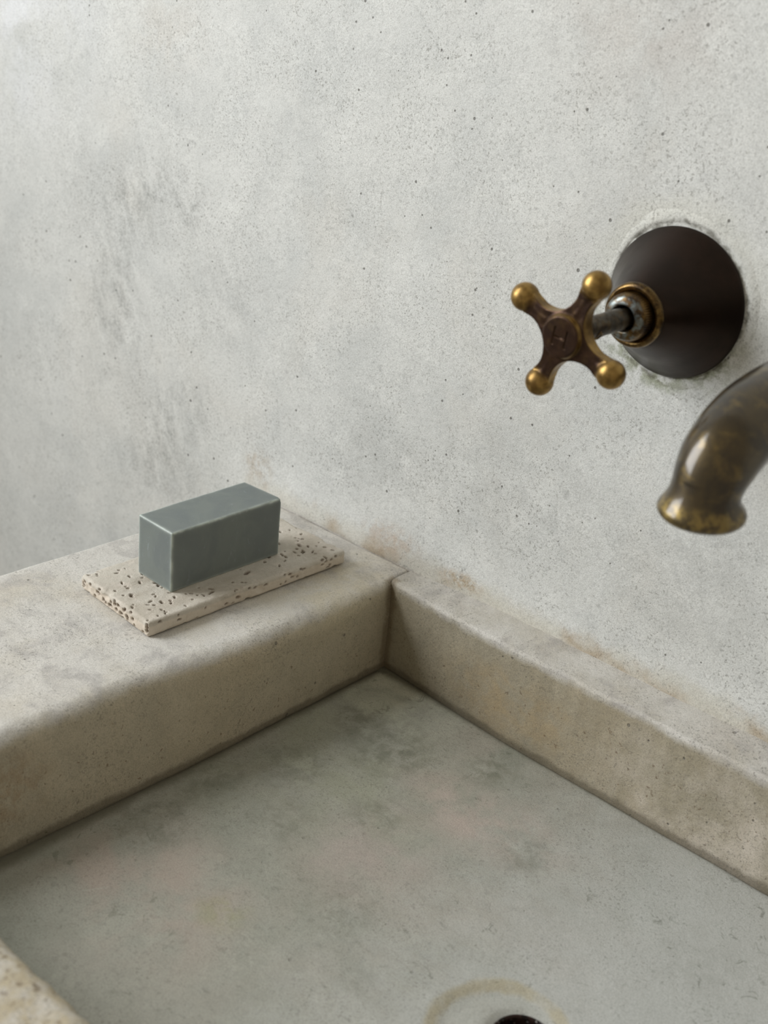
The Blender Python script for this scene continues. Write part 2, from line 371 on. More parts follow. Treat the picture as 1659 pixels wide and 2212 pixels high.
def long_rim(name, sgn, pts_edge, pts_foot, back_of, x0, x1, r0):
    """rim running along x; inner face looks towards sgn*y"""
    N = 420; vs = []; nv = None
    for i in range(N + 1):
        x = x0 + (x1 - x0) * i / N
        ye = interp(pts_edge, x) + 0.0006 * n3(x, 0, 8, 35) + 0.00045 * n3(x, 0, 8, 130)
        yf = interp(pts_foot, x) + 0.0004 * n3(x, 3, 8, 50)
        yk = back_of
        r = r0 + 0.0012 * n3(x, 7, 0, 40)
        zt_ = H + 0.0004 * n3(x, 9, 0, 18)
        zk = zt_ + (0.0022 * sstep(0.0, 0.05, x) if sgn < 0 else 0)
        p = []
        if sgn > 0: p += [(yk, -0.30), (yk, -0.1)] + [(yk + 0.004 * (1 - math.cos(t)), zk - 0.004 * (1 - math.sin(t))) for t in (0, .4, .8, 1.2, 1.57)]
        else: p += [(yk, zk)]
        ya, yb_ = p[-1][0], ye - sgn * r * 0.6
        nx = 12
        for k in range(1, nx): t = k / nx; p.append((ya + (yb_ - ya) * t, zk + (zt_ - zk) * t))
        for k in range(9):
            a = math.radians(82 * k / 8); p.append((yb_ + sgn * r * math.sin(a), zt_ - r + r * math.cos(a)))
        ey, ez = p[-1]
        for k in range(1, 13):
            t = k / 12; p.append((ey + (yf - ey) * t, ez + (-0.004 - ez) * t))
        if nv is None: nv = len(p)
        for (py, pz) in p:
            d = 0.00040 * n3(x, py, pz, 70) + 0.0003 * n3(x, py, pz, 190)
            vs.append((x, py + d, pz + d * (1 if pz > -0.05 else 0)))
    f = grid_faces(N + 1, nv)
    if sgn < 0: f = [tuple(reversed(a)) for a in f]
    return mesh_obj(name, vs, f, M_rim, sink)

long_rim('back_rim', -1, [(-0.002, -0.0185), (0.009, -0.0205), (0.054, -0.0245), (0.5, -0.0245)],
         [(-0.002, -0.0185), (0.035, -0.0208), (0.095, -0.0248), (0.24, -0.0262), (0.5, -0.027)], 0.001, -0.0015, 0.45, 0.0021)
long_rim('front_rim', 1, [(-0.02, -0.3195), (0.5, -0.3195)], [(-0.02, -0.3175), (0.5, -0.3175)], -0.385, -0.012, 0.45, 0.009)

def right_rim():
    vs = []; ys = [-0.01 - 0.32 * k / 60 for k in range(61)]
    prof = [(0.421, -0.004), (0.419, 0.02), (0.418, 0.045)] + [(0.422 - 0.004 * math.cos(t), H - 0.004 + 0.004 * math.sin(t)) for t in (0.2, .6, 1.0, 1.57)] + [(0.47, H), (0.52, H), (0.525, H - 0.005), (0.525, -0.1), (0.525, -0.30)]
    for y in ys:
        for (x, z) in prof: vs.append((x + 0.0005 * n3(x, y, z, 40), y, z))
    return mesh_obj('right_rim', vs, grid_faces(len(ys), len(prof)), M_rim, sink)
right_rim()

DC = (0.2124, -0.1752); DR = 0.0128
def basin_floor():
    NA = 288; vs = []
    x0, x1, y0, y1 = -0.011, 0.425, -0.325, -0.0165
    ts = [0, 0.0006, 0.002, 0.004, 0.007, 0.010, 0.013, 0.016, 0.019, 0.022, 0.026]
    def h(x, y):
        xf = interp(FOOT_X, y); yf = interp([(0, -0.0185), (0.035, -0.0208), (0.095, -0.0248), (0.24, -0.0262)], x)
        e = min(x - xf, yf - y, y + 0.3175, 0.42 - x)
        z = -0.0022 * math.exp(-max(e, 0) / 0.0016)
        z += 0.00035 * n3(x, y, 0, 25) + 0.0002 * n3(x, y, 0, 80)
        d = math.hypot(x - 0.207, y + 0.182) + 0.0012 * n3(x, y, 1, 40)
        z += -0.0012 * sstep(0.029, 0.024, d) + 0.0004 * math.exp(-((d - 0.0285) / 0.0015) ** 2)
        dd = math.hypot(x - DC[0], y - DC[1]); z -= 0.0012 * sstep(DR + 0.003, DR, dd)
        return z
    rings = []
    for a in range(NA):
        th = 2 * math.pi * a / NA; dx, dy = math.cos(th), math.sin(th)
        tx = ((x1 if dx > 0 else x0) - DC[0]) / dx if abs(dx) > 1e-9 else 1e9
        ty = ((y1 if dy > 0 else y0) - DC[1]) / dy if abs(dy) > 1e-9 else 1e9
        R = min(tx, ty)
        rs = [DR + t for t in ts]
        last = rs[-1]; n = 70
        rs += [last + (R - 0.014 - last) * k / n for k in range(1, n + 1)]
        rs += [R - 0.014 + 0.014 * k / 14 for k in range(1, 15)]
        for r in rs:
            x, y = DC[0] + r * dx, DC[1] + r * dy
            vs.append((x, y, h(x, y)))
    nr = len(ts) + 70 + 14
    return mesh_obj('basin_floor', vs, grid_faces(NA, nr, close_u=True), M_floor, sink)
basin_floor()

def lathe(profile, n, origin, axis='z'):
    """profile: (r, h) pairs, revolved; h runs along +z or -y from origin"""
    vs = []
    for k in range(n):
        a = 2 * math.pi * k / n; c, s = math.cos(a), math.sin(a)
        for (r, h) in profile:
            if axis == 'z': vs.append((origin[0] + r * c, origin[1] + r * s, origin[2] + h))
            else: vs.append((origin[0] + r * c, origin[1] - h, origin[2] + r * s))
    return vs, grid_faces(n, len(profile), close_u=True)

def smooth_profile(pts, n=6):
    """Catmull-Rom through the given (r, h) points"""
    P = [pts[0]] + list(pts) + [pts[-1]]; out = []
    for i in range(1, len(P) - 2):
        for k in range(n):
            t = k / n; r = []
            for c in range(2):
                p0, p1, p2, p3 = P[i - 1][c], P[i][c], P[i + 1][c], P[i + 2][c]
                r.append(0.5 * (2 * p1 + (p2 - p0) * t + (2 * p0 - 5 * p1 + 4 * p2 - p3) * t * t + (-p0 + 3 * p1 - 3 * p2 + p3) * t ** 3))
            out.append(tuple(r))
    out.append(pts[-1]); return out

# drain
def drain_mat():
    b = NB('drain_metal')
    c = b.mix(b.ramp(b.noise(500, 4), 0.45, 0.6), lin(52, 34, 30), lin(26, 18, 17))
    c = b.mix(b.ramp(b.noise(900, 3, vec=b.mapping(loc=(2, 2, 2))), 0.64, 0.70), c, lin(170, 165, 160))
    b.bump(b.noise(600, 3), 0.4, 0.0005)
    return b.out(c, 0.4, 0.5)
M_drain = drain_mat()
pr = [(0.0155, -0.004), (0.0132, -0.0022), (0.0125, -0.0008), (0.0121, -0.0002), (0.0117, -0.0004), (0.0112, -0.0016), (0.0106, -0.006), (0.0100, -0.012), (0.0096, -0.03)]
v_, f_ = lathe(pr, 64, (DC[0], DC[1], -0.0006)); dr = mesh_obj('drain', v_, f_, M_drain, sink); dr['label'] = 'dark bronze drain ring with rough worn rim'
v_, f_ = lathe([(0.0, -0.0055), (0.003, -0.0055), (0.0050, -0.0062), (0.0062, -0.0085), (0.0062, -0.016)], 40, (DC[0], DC[1], 0))
pl = mesh_obj('drain_plug', v_, f_, M_drain); pl.parent = dr
bm = bmesh.new()
for a in (0, 90):
    bmesh.ops.create_cube(bm, size=1, matrix=Matrix.Translation((DC[0], DC[1], -0.0135)) @ Matrix.Rotation(math.radians(a + 20), 4, 'Z') @ Matrix.Diagonal((0.0198, 0.0022, 0.002, 1)))
cr = from_bm('strainer_bar', bm, M_drain, None, False); cr.parent = dr

# ------------------------------------------------------------------ travertine tile
def rounded_box(L, Wd_, T_, r, nx, ny, nz):
    """surface points and quads of a rounded box centred on x,y with z from 0 to T_; returns verts, normals, faces"""
    idx = {}; vs = []; ns = []; fs = []
    def vert(i, j, k):
        key = (i, j, k)
        if key not in idx:
            p = Vector((-L / 2 + L * i / nx, -Wd_ / 2 + Wd_ * j / ny, T_ * k / nz))
            q_ = Vector((max(-L / 2 + r, min(L / 2 - r, p.x)), max(-Wd_ / 2 + r, min(Wd_ / 2 - r, p.y)), max(r, min(T_ - r, p.z))))
            n = p - q_
            if n.length < 1e-9: n = Vector((0, 0, 1))
            n.normalize(); idx[key] = len(vs); vs.append(q_ + n * r); ns.append(n)
        return idx[key]
    for i in range(nx):
        for j in range(ny):
            fs.append((vert(i, j, nz), vert(i + 1, j, nz), vert(i + 1, j + 1, nz), vert(i, j + 1, nz)))
            fs.append((vert(i, j, 0), vert(i, j + 1, 0), vert(i + 1, j + 1, 0), vert(i + 1, j, 0)))
    for i in range(nx):
        for k in range(nz):
            fs.append((vert(i, 0, k), vert(i + 1, 0, k), vert(i + 1, 0, k + 1), vert(i, 0, k + 1)))
            fs.append((vert(i, ny, k), vert(i, ny, k + 1), vert(i + 1, ny, k + 1), vert(i + 1, ny, k)))
    for j in range(ny):
        for k in range(nz):
            fs.append((vert(0, j, k), vert(0, j, k + 1), vert(0, j + 1, k + 1), vert(0, j + 1, k)))
            fs.append((vert(nx, j, k), vert(nx, j + 1, k), vert(nx, j + 1, k + 1), vert(nx, j, k + 1)))
    return vs, ns, fs

def quad_map(A, B, C, D, L, Wd_):
    """maps box x (-L/2..L/2) from the A-B end to the D-C end, and box y (-W/2..W/2) from the B-C side to the A-D side"""
    def f(p):
        u = p[0] / L + 0.5; v = p[1] / Wd_ + 0.5
        a = [B[k] + (A[k] - B[k]) * v for k in range(2)]; b_ = [C[k] + (D[k] - C[k]) * v for k in range(2)]
        return (a[0] + (b_[0] - a[0]) * u, a[1] + (b_[1] - a[1]) * u)
    return f

TILE = ((-0.0965, -0.1542), (-0.0360, -0.1586), (-0.0300, -0.0262), (-0.0890, -0.0262))
TT = 0.0083
def tile():
    rnd = random.Random(4)
    L, Wd_ = 0.129, 0.0585
    nx, ny, nz = 300, 136, 18
    vs, ns, fs = rounded_box(L, Wd_, TT, 0.0019, nx, ny, nz)
    # pits: centre, radii, angle, depth
    pits = []
    def pit(x, y, z, a, b_, ang, d): pits.append((x, y, z, a, b_, ang, d))
    for _ in range(80): pit(rnd.uniform(-0.064, 0.064), rnd.uniform(-0.029, 0.029), TT, rnd.uniform(0.0004, 0.0010), rnd.uniform(0.0003, 0.0006), rnd.uniform(0, 3.1), 0.0012)
    for _ in range(34): pit(rnd.gauss(-0.040, 0.012), rnd.gauss(-0.004, 0.012), TT, rnd.uniform(0.0005, 0.0014), rnd.uniform(0.0004, 0.0007), rnd.uniform(0, 3.1), 0.0015)
    for _ in range(26): pit(rnd.gauss(0.036, 0.010), rnd.gauss(-0.010, 0.009), TT, rnd.uniform(0.0007, 0.0017), rnd.uniform(0.0004, 0.0008), rnd.gauss(0.9, 0.5), 0.0018)
    pit(-0.0475, -0.0165, TT, 0.0014, 0.0008, 1.2, 0.002); pit(-0.056, -0.003, TT, 0.0013, 0.0007, 1.5, 0.002); pit(-0.053, 0.004, TT, 0.0008, 0.0007, 0, 0.0018)
    pit(0.005, -0.0175, TT, 0.0022, 0.0011, 0.4, 0.0014); pit(-0.022, -0.023, TT, 0.0018, 0.0008, 0.3, 0.0012)
    for _ in range(34): pit(-0.0645, rnd.uniform(-0.028, 0.028), rnd.uniform(0.001, 0.0075), 0.0007, 0.0009, 0, 0.0014)
    for _ in range(26): pit(rnd.uniform(-0.062, 0.062), -0.02925, rnd.uniform(0.001, 0.0075), rnd.uniform(0.0005, 0.0014), 0.0006, 0, 0.0010)
    cell = {}
    for pq in pits:
        for i in range(-1, 2):
            for j in range(-1, 2): cell.setdefault((round(pq[0] / 0.004) + i, round(pq[1] / 0.004) + j), []).append(pq)
    out = []; dark = []
    fm = quad_map(*TILE, L, Wd_)
    for p, n in zip(vs, ns):
        x, y, z = p
        edge = min(L / 2 - abs(x), Wd_ / 2 - abs(y)); e = sstep(0.004, 0.0, edge)
        d = 0.00012 * n3(x, y, z, 400) + 0.0002 * n3(x, y, z, 120)
        side = 1 - abs(n.z)
        d += side * (0.0004 * n3(x, y, z, 300, 3) + 0.0003 * n3(x, y, z, 70, 5))
        ch = n3(x, y, z, 150, 9)
        if ch > 0.22 and e > 0: d -= (ch - 0.22) * 0.0028 * e
        m = 0.0
        for (cx, cy, cz, a, b_, ang, dep) in cell.get((round(x / 0.004), round(y / 0.004)), ()):
            ux, uy, uz = x - cx, y - cy, z - cz
            ca, sa = math.cos(ang), math.sin(ang)
            if abs(cz - TT) < 1e-6: q2 = ((ux * ca + uy * sa) / a) ** 2 + ((-ux * sa + uy * ca) / b_) ** 2 + (uz / 0.002) ** 2
            else: q2 = (ux / a) ** 2 + (uy / b_ if abs(cx) > 0.06 else uy / 0.002) ** 2 + (uz / b_) ** 2
            q2 *= 1 + 0.5 * n3(x, y, z, 900)
            if q2 < 1.6:
                k = sstep(1.6, 0.5, q2); 
                if k * dep > m: m = k * dep
        q_ = p + n * (d - m)
        gx, gy = fm(q_)
        out.append((gx, gy, H + 0.0003 + q_.z)); dark.append(min(1.0, m / 0.0012))
    tx, ty = -0.063, -0.091
    root_loc = Vector((tx, ty, H + 0.0003))
    b = NB('travertine')
    at = b.n.new('ShaderNodeAttribute'); at.attribute_name = 'pit'
    c = b.mix(b.ramp(b.noise(45, 5, 0.6, 0.8, vec=b.mapping(scale=(1, 0.35, 1))), 0.38, 0.66), lin(196, 190, 178), lin(178, 170, 156))
    c = b.mix(b.ramp(b.noise(160, 4, 0.7), 0.5, 0.7, 0, 0.5), c, lin(214, 204, 192))
    c = b.mix(b.ramp(b.noise(900, 3, 0.7), 0.55, 0.72, 0, 0.35), c, lin(140, 122, 104))
    # pale sawn sides
    c = b.mix(b.ramp(b.sep()[2], 0.0066, 0.0052, 0, 0.5), c, lin(216, 202, 184))
    c = b.mix(b.math('MULTIPLY', at.outputs['Fac'], 0.75), c, lin(92, 72, 54))
    b.bump(b.math('ADD', b.noise(1200, 3), b.noise(500, 3)), 0.5, 0.0004)
    b.bsdf.inputs['Specular IOR Level'].default_value = 0.3
    m = b.out(c, 0.75)
    o = mesh_obj('travertine_tile', [(a - root_loc.x, b_ - root_loc.y, c_ - root_loc.z) for a, b_, c_ in out], fs, m)
    o.location = root_loc
    at_ = o.data.attributes.new('pit', 'FLOAT', 'POINT'); at_.data.foreach_set('value', dark)
    o['label'] = 'beige pitted travertine tile lying on the wide left ledge under the soap'; o['category'] = 'tile'
tile()

# ------------------------------------------------------------------ soap
def soap():
    L, Wd_, T_ = 0.0695, 0.0265, 0.0335
    nx, ny, nz = 120, 48, 60
    vs, ns, fs = rounded_box(L, Wd_, T_, 0.0009, nx, ny, nz)
    A, B, C, D = (-0.0800, -0.1303), (-0.0526, -0.1310), (-0.0496, -0.0590), (-0.0776, -0.0603)
    fm = quad_map(A, B, C, D, L, Wd_); z0 = H + 0.0003 + TT - 0.0001
    rnd = random.Random(2)
    chips = [(-0.0347 + rnd.random() * 0.0695, rnd.uniform(0.0006, 0.002), rnd.uniform(0.0002, 0.0005)) for _ in range(16)]
    out = []; ed = []
    for p, n in zip(vs, ns):
        x, y, z = p
        d = 0.00022 * n3(x, y, z, 38) + 0.00006 * n3(x, y, z, 200)
        a = sorted((L / 2 - abs(x), Wd_ / 2 - abs(y), min(z, T_ - z)))
        e = math.exp(-max(0, a[1] - 0.0004) / 0.0005)
        w_ = 0
        for (cx, cw, cd) in chips:
            if abs(x - cx) < cw and y < -Wd_ / 2 + 0.002 and z > T_ - 0.002:
                k = 1 - abs(x - cx) / cw; d -= cd * k * e; w_ = max(w_, k * e)
        q_ = p + n * d
        gx, gy = fm(q_); out.append((gx, gy, q_.z)); ed.append(min(1, e * 0.9 + w_ * 0.6))
    cx, cy = -0.0652, -0.0942
    b = NB('soap_blue_grey')
    at = b.n.new('ShaderNodeAttribute'); at.attribute_name = 'edge'
    c = b.mix(b.ramp(b.noise(40, 4, 0.6, 1.0), 0.35, 0.65), lin(116, 123, 119), lin(108, 115, 114))
    c = b.mix(b.ramp(b.noise(240, 5, 0.7, 1.5, vec=b.mapping(scale=(1, 1, 0.4))), 0.58, 0.75, 0, 0.22), c, lin(168, 182, 188))
    e2 = b.math('MULTIPLY', at.outputs['Fac'], b.ramp(b.noise(130, 4), 0.3, 0.65, 0.45, 1.0))
    c = b.mix(e2, c, lin(190, 198, 190))
    b.bump(b.noise(320, 4), 0.12, 0.0003)
    b.bsdf.inputs['Subsurface Weight'].default_value = 0.35
    b.bsdf.inputs['Subsurface Radius'].default_value = (0.6, 1.0, 0.9); b.bsdf.inputs['Subsurface Scale'].default_value = 0.002
    m = b.out(c, 0.5)
    o = mesh_obj('soap_bar', [(a - cx, b_ - cy, c_) for a, b_, c_ in out], fs, m)
    o.location = (cx, cy, z0)
    at_ = o.data.attributes.new('edge', 'FLOAT', 'POINT'); at_.data.foreach_set('value', ed)
    o['label'] = 'rectangular blue-grey soap bar standing on the travertine tile'; o['category'] = 'soap'
soap()

# ------------------------------------------------------------------ brass materials
def brass(name, gold_mask=None, vmask=None, coat=0.0, base=lin(66, 52, 42), dark=lin(38, 30, 27), gold=lin(176, 134, 58), rough=0.38, metal=0.85, nscale=90, bare=0.25, verd=0.0):
    b = NB(name)
    c = b.mix(b.ramp(b.noise(nscale, 5, 0.6, 0.5), 0.35, 0.65), base, dark)
    f = b.ramp(b.noise(nscale * 1.3, 5, 0.65, 0.4, vec=b.mapping(loc=(5, 2, 1))), 0.45, 0.75, 0, bare)
    c = b.mix(f, c, gold)
    if gold_mask is not None:
        gm = gold_mask(b); c = b.mix(gm, c, b.mix(b.ramp(b.noise(170, 4, 0.6), 0.36, 0.62, 0.1, 0.75), gold, lin(96, 72, 38)))
    if verd:
        vf = b.ramp(b.noise(300, 4, 0.6), 0.40, 0.62, 0, verd)
        if vmask: vf = b.math('MULTIPLY', vf, vmask(b))
        c = b.mix(vf, c, lin(128, 138, 138))
    b.bsdf.inputs['Coat Weight'].default_value = coat; b.bsdf.inputs['Coat Roughness'].default_value = 0.2
    b.bump(b.noise(700, 3, 0.6), 0.10, 0.0003)
    return b.out(c, b.ramp(b.noise(nscale, 4), 0.3, 0.7, rough - 0.06, rough + 0.08), metal)

# ------------------------------------------------------------------ hot tap
TX, TZ = 0.1262, 0.2400
tap = thing('hot_tap', 'aged brass wall tap with four-armed cross handle engraved H and bell escutcheon', 'tap', (TX, 0.0, TZ))
def tapped(name, vs, fs, mat, label=None):
    o = mesh_obj(name, [(a - TX, b_, c_ - TZ) for a, b_, c_ in vs], fs, mat); o.parent = tap
    if label: o['label'] = label
    return o

M_bell = brass('bell_bronze', base=lin(46, 34, 27), dark=lin(37, 28, 22), gold=lin(56, 40, 28), rough=0.36, metal=0.75, nscale=50, bare=0.2)
prof = smooth_profile([(0.0318, 0.0), (0.0330, 0.0012), (0.0326, 0.0028), (0.0296, 0.0068), (0.0248, 0.0135), (0.0205, 0.0205), (0.0168, 0.0270), (0.0142, 0.0315), (0.0128, 0.0335)], 8)
tapped('escutcheon', *lathe(prof, 128, (TX, 0, TZ), 'y'), M_bell, 'dark brown bell-shaped escutcheon')
M_gold = brass('worn_brass', base=lin(104, 82, 48), dark=lin(54, 42, 30), gold=lin(166, 136, 78), rough=0.32, metal=0.9, nscale=260, bare=0.6)
prof = smooth_profile([(0.0118, 0.0315), (0.0133, 0.0325), (0.0139, 0.0342), (0.0134, 0.0358), (0.0122, 0.0366), (0.0110, 0.0362)], 5) + [(0.0098, 0.0348), (0.0096, 0.0330)]
tapped('collar', *lathe(prof, 96, (TX, 0, TZ), 'y'), M_gold, 'polished brass collar ring')

def knurl():
    n = 240; vs = []
    base = smooth_profile([(0.0098, 0.0300), (0.0100, 0.0362), (0.0101, 0.0385), (0.0098, 0.0410), (0.0090, 0.0424), (0.0078, 0.0432), (0.0062, 0.0436), (0.0056, 0.0434)], 4) + [(0.0053, 0.0422), (0.0052, 0.040)]
    for k in range(n):
        a = 2 * math.pi * k / n
        for (r, h) in base:
            rr = r + (0.00022 * math.cos(a * 60) if 0.0365 < h < 0.0405 and r > 0.0095 else 0)
            vs.append((TX + rr * math.cos(a), -h, TZ + rr * math.sin(a)))
    M = brass('gland_brass', base=lin(104, 80, 46), dark=lin(54, 42, 32), gold=lin(156, 124, 66), rough=0.34, metal=0.85, nscale=110, bare=0.6, verd=0.9, vmask=lambda b: b.ramp(b.sep()[1], -0.0412, -0.0428))
    tapped('packing_nut', vs, grid_faces(n, len(base), close_u=True), M, 'knurled packing nut with pale limescale')
knurl()
M_stem = brass('stem_brass', base=lin(92, 78, 58), dark=lin(52, 44, 38), gold=lin(120, 100, 66), rough=0.42, metal=0.8, nscale=200, bare=0.4, verd=0.15)
prof = [(0.0040, 0.038), (0.0040, 0.0448), (0.0044, 0.0452)] + [(0.0046 + 0.00006 * math.sin(k * 2), 0.0455 + 0.0022 * k) for k in range(12)] + [(0.0047, 0.0722), (0.0052, 0.0730), (0.0056, 0.0745), (0.0056, 0.0762)]
stem = tapped('stem', *lathe(prof, 64, (TX, 0, TZ), 'y'), M_stem, 'dull brass stem')
# grub screw in the stem socket: a dark recessed hole with a bright ring
def grub():
    bm = bmesh.new()
    ang = math.radians(-40)
    n = Vector((-math.cos(ang) * 0 + 0.80, 0, -0.60)).normalized()  # direction out of the stem
    n = Vector((0.35, 0, -0.15)); n = Vector((0.85, 0, -0.52)).normalized()
    c = Vector((0, -0.0660, 0)) + n * 0.0046
    t1 = Vector((0, 1, 0)); t2 = n.cross(t1)
    prof_ = [(0.0021, -0.0006), (0.0021, 0.0002), (0.0018, 0.0004), (0.0015, 0.0002), (0.0013, -0.0006), (0.0012, -0.0012), (0.0, -0.0012)]
    vs = []
    for k in range(32):
        a = 2 * math.pi * k / 32
        for (r, h) in prof_: vs.append(c + t1 * (r * math.cos(a)) + t2 * (r * math.sin(a)) + n * h)
    o = mesh_obj('grub_screw', vs, grid_faces(32, len(prof_), close_u=True), M_gold); o.parent = stem
grub()

BR, BA = 0.0242, -0.4139
HY = 0.083
def handle():
    # star plate, hub and arms, fused with a voxel remesh and smoothed
    bm = bmesh.new()
    rc, dd = 0.0121, 0.0221; r_n = 0.0205
    outline = []
    for k in range(4):
        a0 = BA + k * math.pi / 2
        cx, cz = dd * math.cos(a0 + math.pi / 4), dd * math.sin(a0 + math.pi / 4)
        # concave arc between arm k and arm k+1
        s0 = r_n
        half = math.pi / 4
        yy = dd * math.sin(half) - math.sqrt(max(rc * rc - (s0 - dd * math.cos(half)) ** 2, 0))
        p0 = Vector((math.cos(a0) * s0 - math.sin(a0) * yy, math.sin(a0) * s0 + math.cos(a0) * yy))
        a1 = a0 + math.pi / 2
        p1 = Vector((math.cos(a1) * s0 + math.sin(a1) * yy, math.sin(a1) * s0 - math.cos(a1) * yy))
        c = Vector((cx, cz)); b0 = math.atan2(p0.y - c.y, p0.x - c.x); b1 = math.atan2(p1.y - c.y, p1.x - c.x)
        d = b1 - b0
        while d > 0: d -= 2 * math.pi
        while d < -2 * math.pi: d += 2 * math.pi
        for i in range(25):
            t = b0 + d * i / 24; outline.append((c.x + rc * math.cos(t), c.y + rc * math.sin(t)))
    def hh(p):   # half thickness tapers from hub to neck
        r = math.hypot(*p); return 0.0032 - 0.0007 * sstep(0.010, 0.019, r)
    f = [bm.verts.new((x, -HY - hh((x, z)), z)) for x, z in outline]; bk = [bm.verts.new((x, -HY + hh((x, z)) , z)) for x, z in outline]
    cf = bm.verts.new((0, -HY - 0.0036, 0)); cb = bm.verts.new((0, -HY + 0.0036, 0)); n = len(f)
    for i in range(n):
        j = (i + 1) % n
        bm.faces.new((f[i], f[j], cf)); bm.faces.new((bk[j], bk[i], cb)); bm.faces.new((f[j], f[i], bk[i], bk[j]))
    me = bpy.data.meshes.new('tmp'); bm.to_mesh(me); bm.free()
    # hub: lathe closed
    hub = [(0.0, 0.0740), (0.0054, 0.0740), (0.0064, 0.0755), (0.0080, 0.0785), (0.0098, 0.0805), (0.0102, 0.0835), (0.0096, 0.0855), (0.0089, 0.0868), (0.0085, 0.0880), (0.0080, 0.0886), (0.0, 0.0886)]
    hub = [(max(r, 1e-5), h) for r, h in hub]
    allv = [tuple(v.co) for v in me.vertices]; allf = [tuple(p.vertices) for p in me.polygons]
    def add(vs, fs, caps=None):
        n0 = len(allv); allv.extend(vs); allf.extend([tuple(q_ + n0 for q_ in f_) for f_ in fs])
    v1, f1 = lathe(hub, 64, (0, 0, 0), 'y'); add(v1, f1)
    for k in range(4):
        a = BA + k * math.pi / 2
        ball = bmesh.new(); bmesh.ops.create_uvsphere(ball, u_segments=48, v_segments=32, radius=0.00585)
        bx_, bz_ = BR * math.cos(a), BR * math.sin(a)
        vs_ = [(v.co.x + bx_, v.co.y - HY, v.co.z + bz_) for v in ball.verts]; fs_ = [tuple(q_.index for q_ in p.verts) for p in ball.faces]
        ball.verts.index_update(); add(vs_, [tuple(v.index for v in p.verts) for p in ball.faces]); ball.free()
        # neck cone from plate into the ball
        seg = []; dirv = Vector((math.cos(a), 0, math.sin(a))); up = Vector((0, 1, 0)); sd = dirv.cross(up)
        pr_ = [(1e-5, 0.010), (0.0038, 0.0101), (0.0034, 0.0140), (0.0033, 0.0175), (0.0038, 0.0200), (0.0040, 0.0220), (1e-5, 0.0222)]
        vs_ = []
        for q_ in range(32):
            t = 2 * math.pi * q_ / 32
            for (r, s) in pr_: vs_.append(tuple(Vector((0, -HY, 0)) + dirv * s + up * (r * 0.86 * math.cos(t)) + sd * (r * math.sin(t))))
        add(vs_, grid_faces(32, len(pr_), close_u=True))
    me2 = bpy.data.meshes.new('tmp2'); me2.from_pydata(allv, [], allf); me2.update()
    bm = bmesh.new(); bm.from_mesh(me2); bmesh.ops.remove_doubles(bm, verts=bm.verts, dist=1e-5); bmesh.ops.recalc_face_normals(bm, faces=bm.faces); bm.to_mesh(me2); bm.free()
    tmp = bpy.data.objects.new('tmp', me2); COL.objects.link(tmp)
    r = tmp.modifiers.new('r', 'REMESH'); r.mode = 'VOXEL'; r.voxel_size = 0.00030
    s = tmp.modifiers.new('s', 'SMOOTH'); s.iterations = 7; s.factor = 0.5
    # engraved H, cut into the hub face
    sc = bmesh.new()
    ch = math.radians(7)
    def stroke(u0, v0, u1, v1, wd):
        du, dv = u1 - u0, v1 - v0; ln = math.hypot(du, dv); ang = math.atan2(dv, du)
        m = Matrix.Rotation(ch, 4, 'Y') @ Matrix.Translation(((u0 + u1) / 2, -0.0890, (v0 + v1) / 2)) @ Matrix.Rotation(-ang, 4, 'Y') @ Matrix.Diagonal((ln, 0.0020, wd, 1))
        bmesh.ops.create_cube(sc, size=1, matrix=m)
    stroke(-0.0029, -0.0036, -0.0029, 0.0036, 0.0008); stroke(0.0029, -0.0036, 0.0029, 0.0036, 0.0008)
    stroke(-0.00245, -0.0002, 0.00245, -0.0002, 0.0009)
    for u in (-0.0029, 0.0029): stroke(u - 0.0001, -0.0036, u + 0.0010, -0.0036, 0.0004)
    mec = bpy.data.meshes.new('cut'); sc.to_mesh(mec); sc.free(); cut = bpy.data.objects.new('cut', mec); COL.objects.link(cut)
    bo = tmp.modifiers.new('b', 'BOOLEAN'); bo.operation = 'DIFFERENCE'; bo.object = cut; bo.solver = 'EXACT'; bo.use_self = True
    dg = bpy.context.evaluated_depsgraph_get(); dg.update()
    me3 = bpy.data.meshes.new_from_object(tmp.evaluated_get(dg)); me3.name = 'cross_handle'
    bpy.data.objects.remove(tmp); bpy.data.objects.remove(cut)
    for p in me3.polygons: p.use_smooth = True
    def mask(b):
        X, Y, Z = b.sep()
        r_ = b.math('SQRT', b.math('ADD', b.math('MULTIPLY', X, X), b.math('MULTIPLY', Z, Z)))
        balls = b.ramp(b.math('ADD', r_, b.math('MULTIPLY', b.math('SUBTRACT', b.noise(150, 4), 0.5), 0.006)), 0.0180, 0.0215)
        t = b.n.new('ShaderNodeTexCoord'); ny = b.sep(t.outputs['Normal'])[1]
        side = b.ramp(b.math('ABSOLUTE', ny), 0.80, 0.35)
        side = b.math('MULTIPLY', side, b.ramp(b.math('ADD', r_, b.math('MULTIPLY', b.noise(200, 4), 0.003)), 0.0088, 0.0108, 0.35, 0.85))
        return b.math('MAXIMUM', b.math('MULTIPLY', balls, 0.95), side)
    M_h = brass('handle_brass', mask, base=lin(70, 51, 40), dark=lin(54, 39, 31), gold=lin(172, 140, 80), rough=0.36, metal=0.85, nscale=160, bare=0.10)
    me3.materials.clear(); me3.materials.append(M_h)
    o = bpy.data.objects.new('cross_handle', me3); COL.objects.link(o); o.parent = tap
    o['label'] = 'cross handle with four ball ends and an engraved H'
handle()

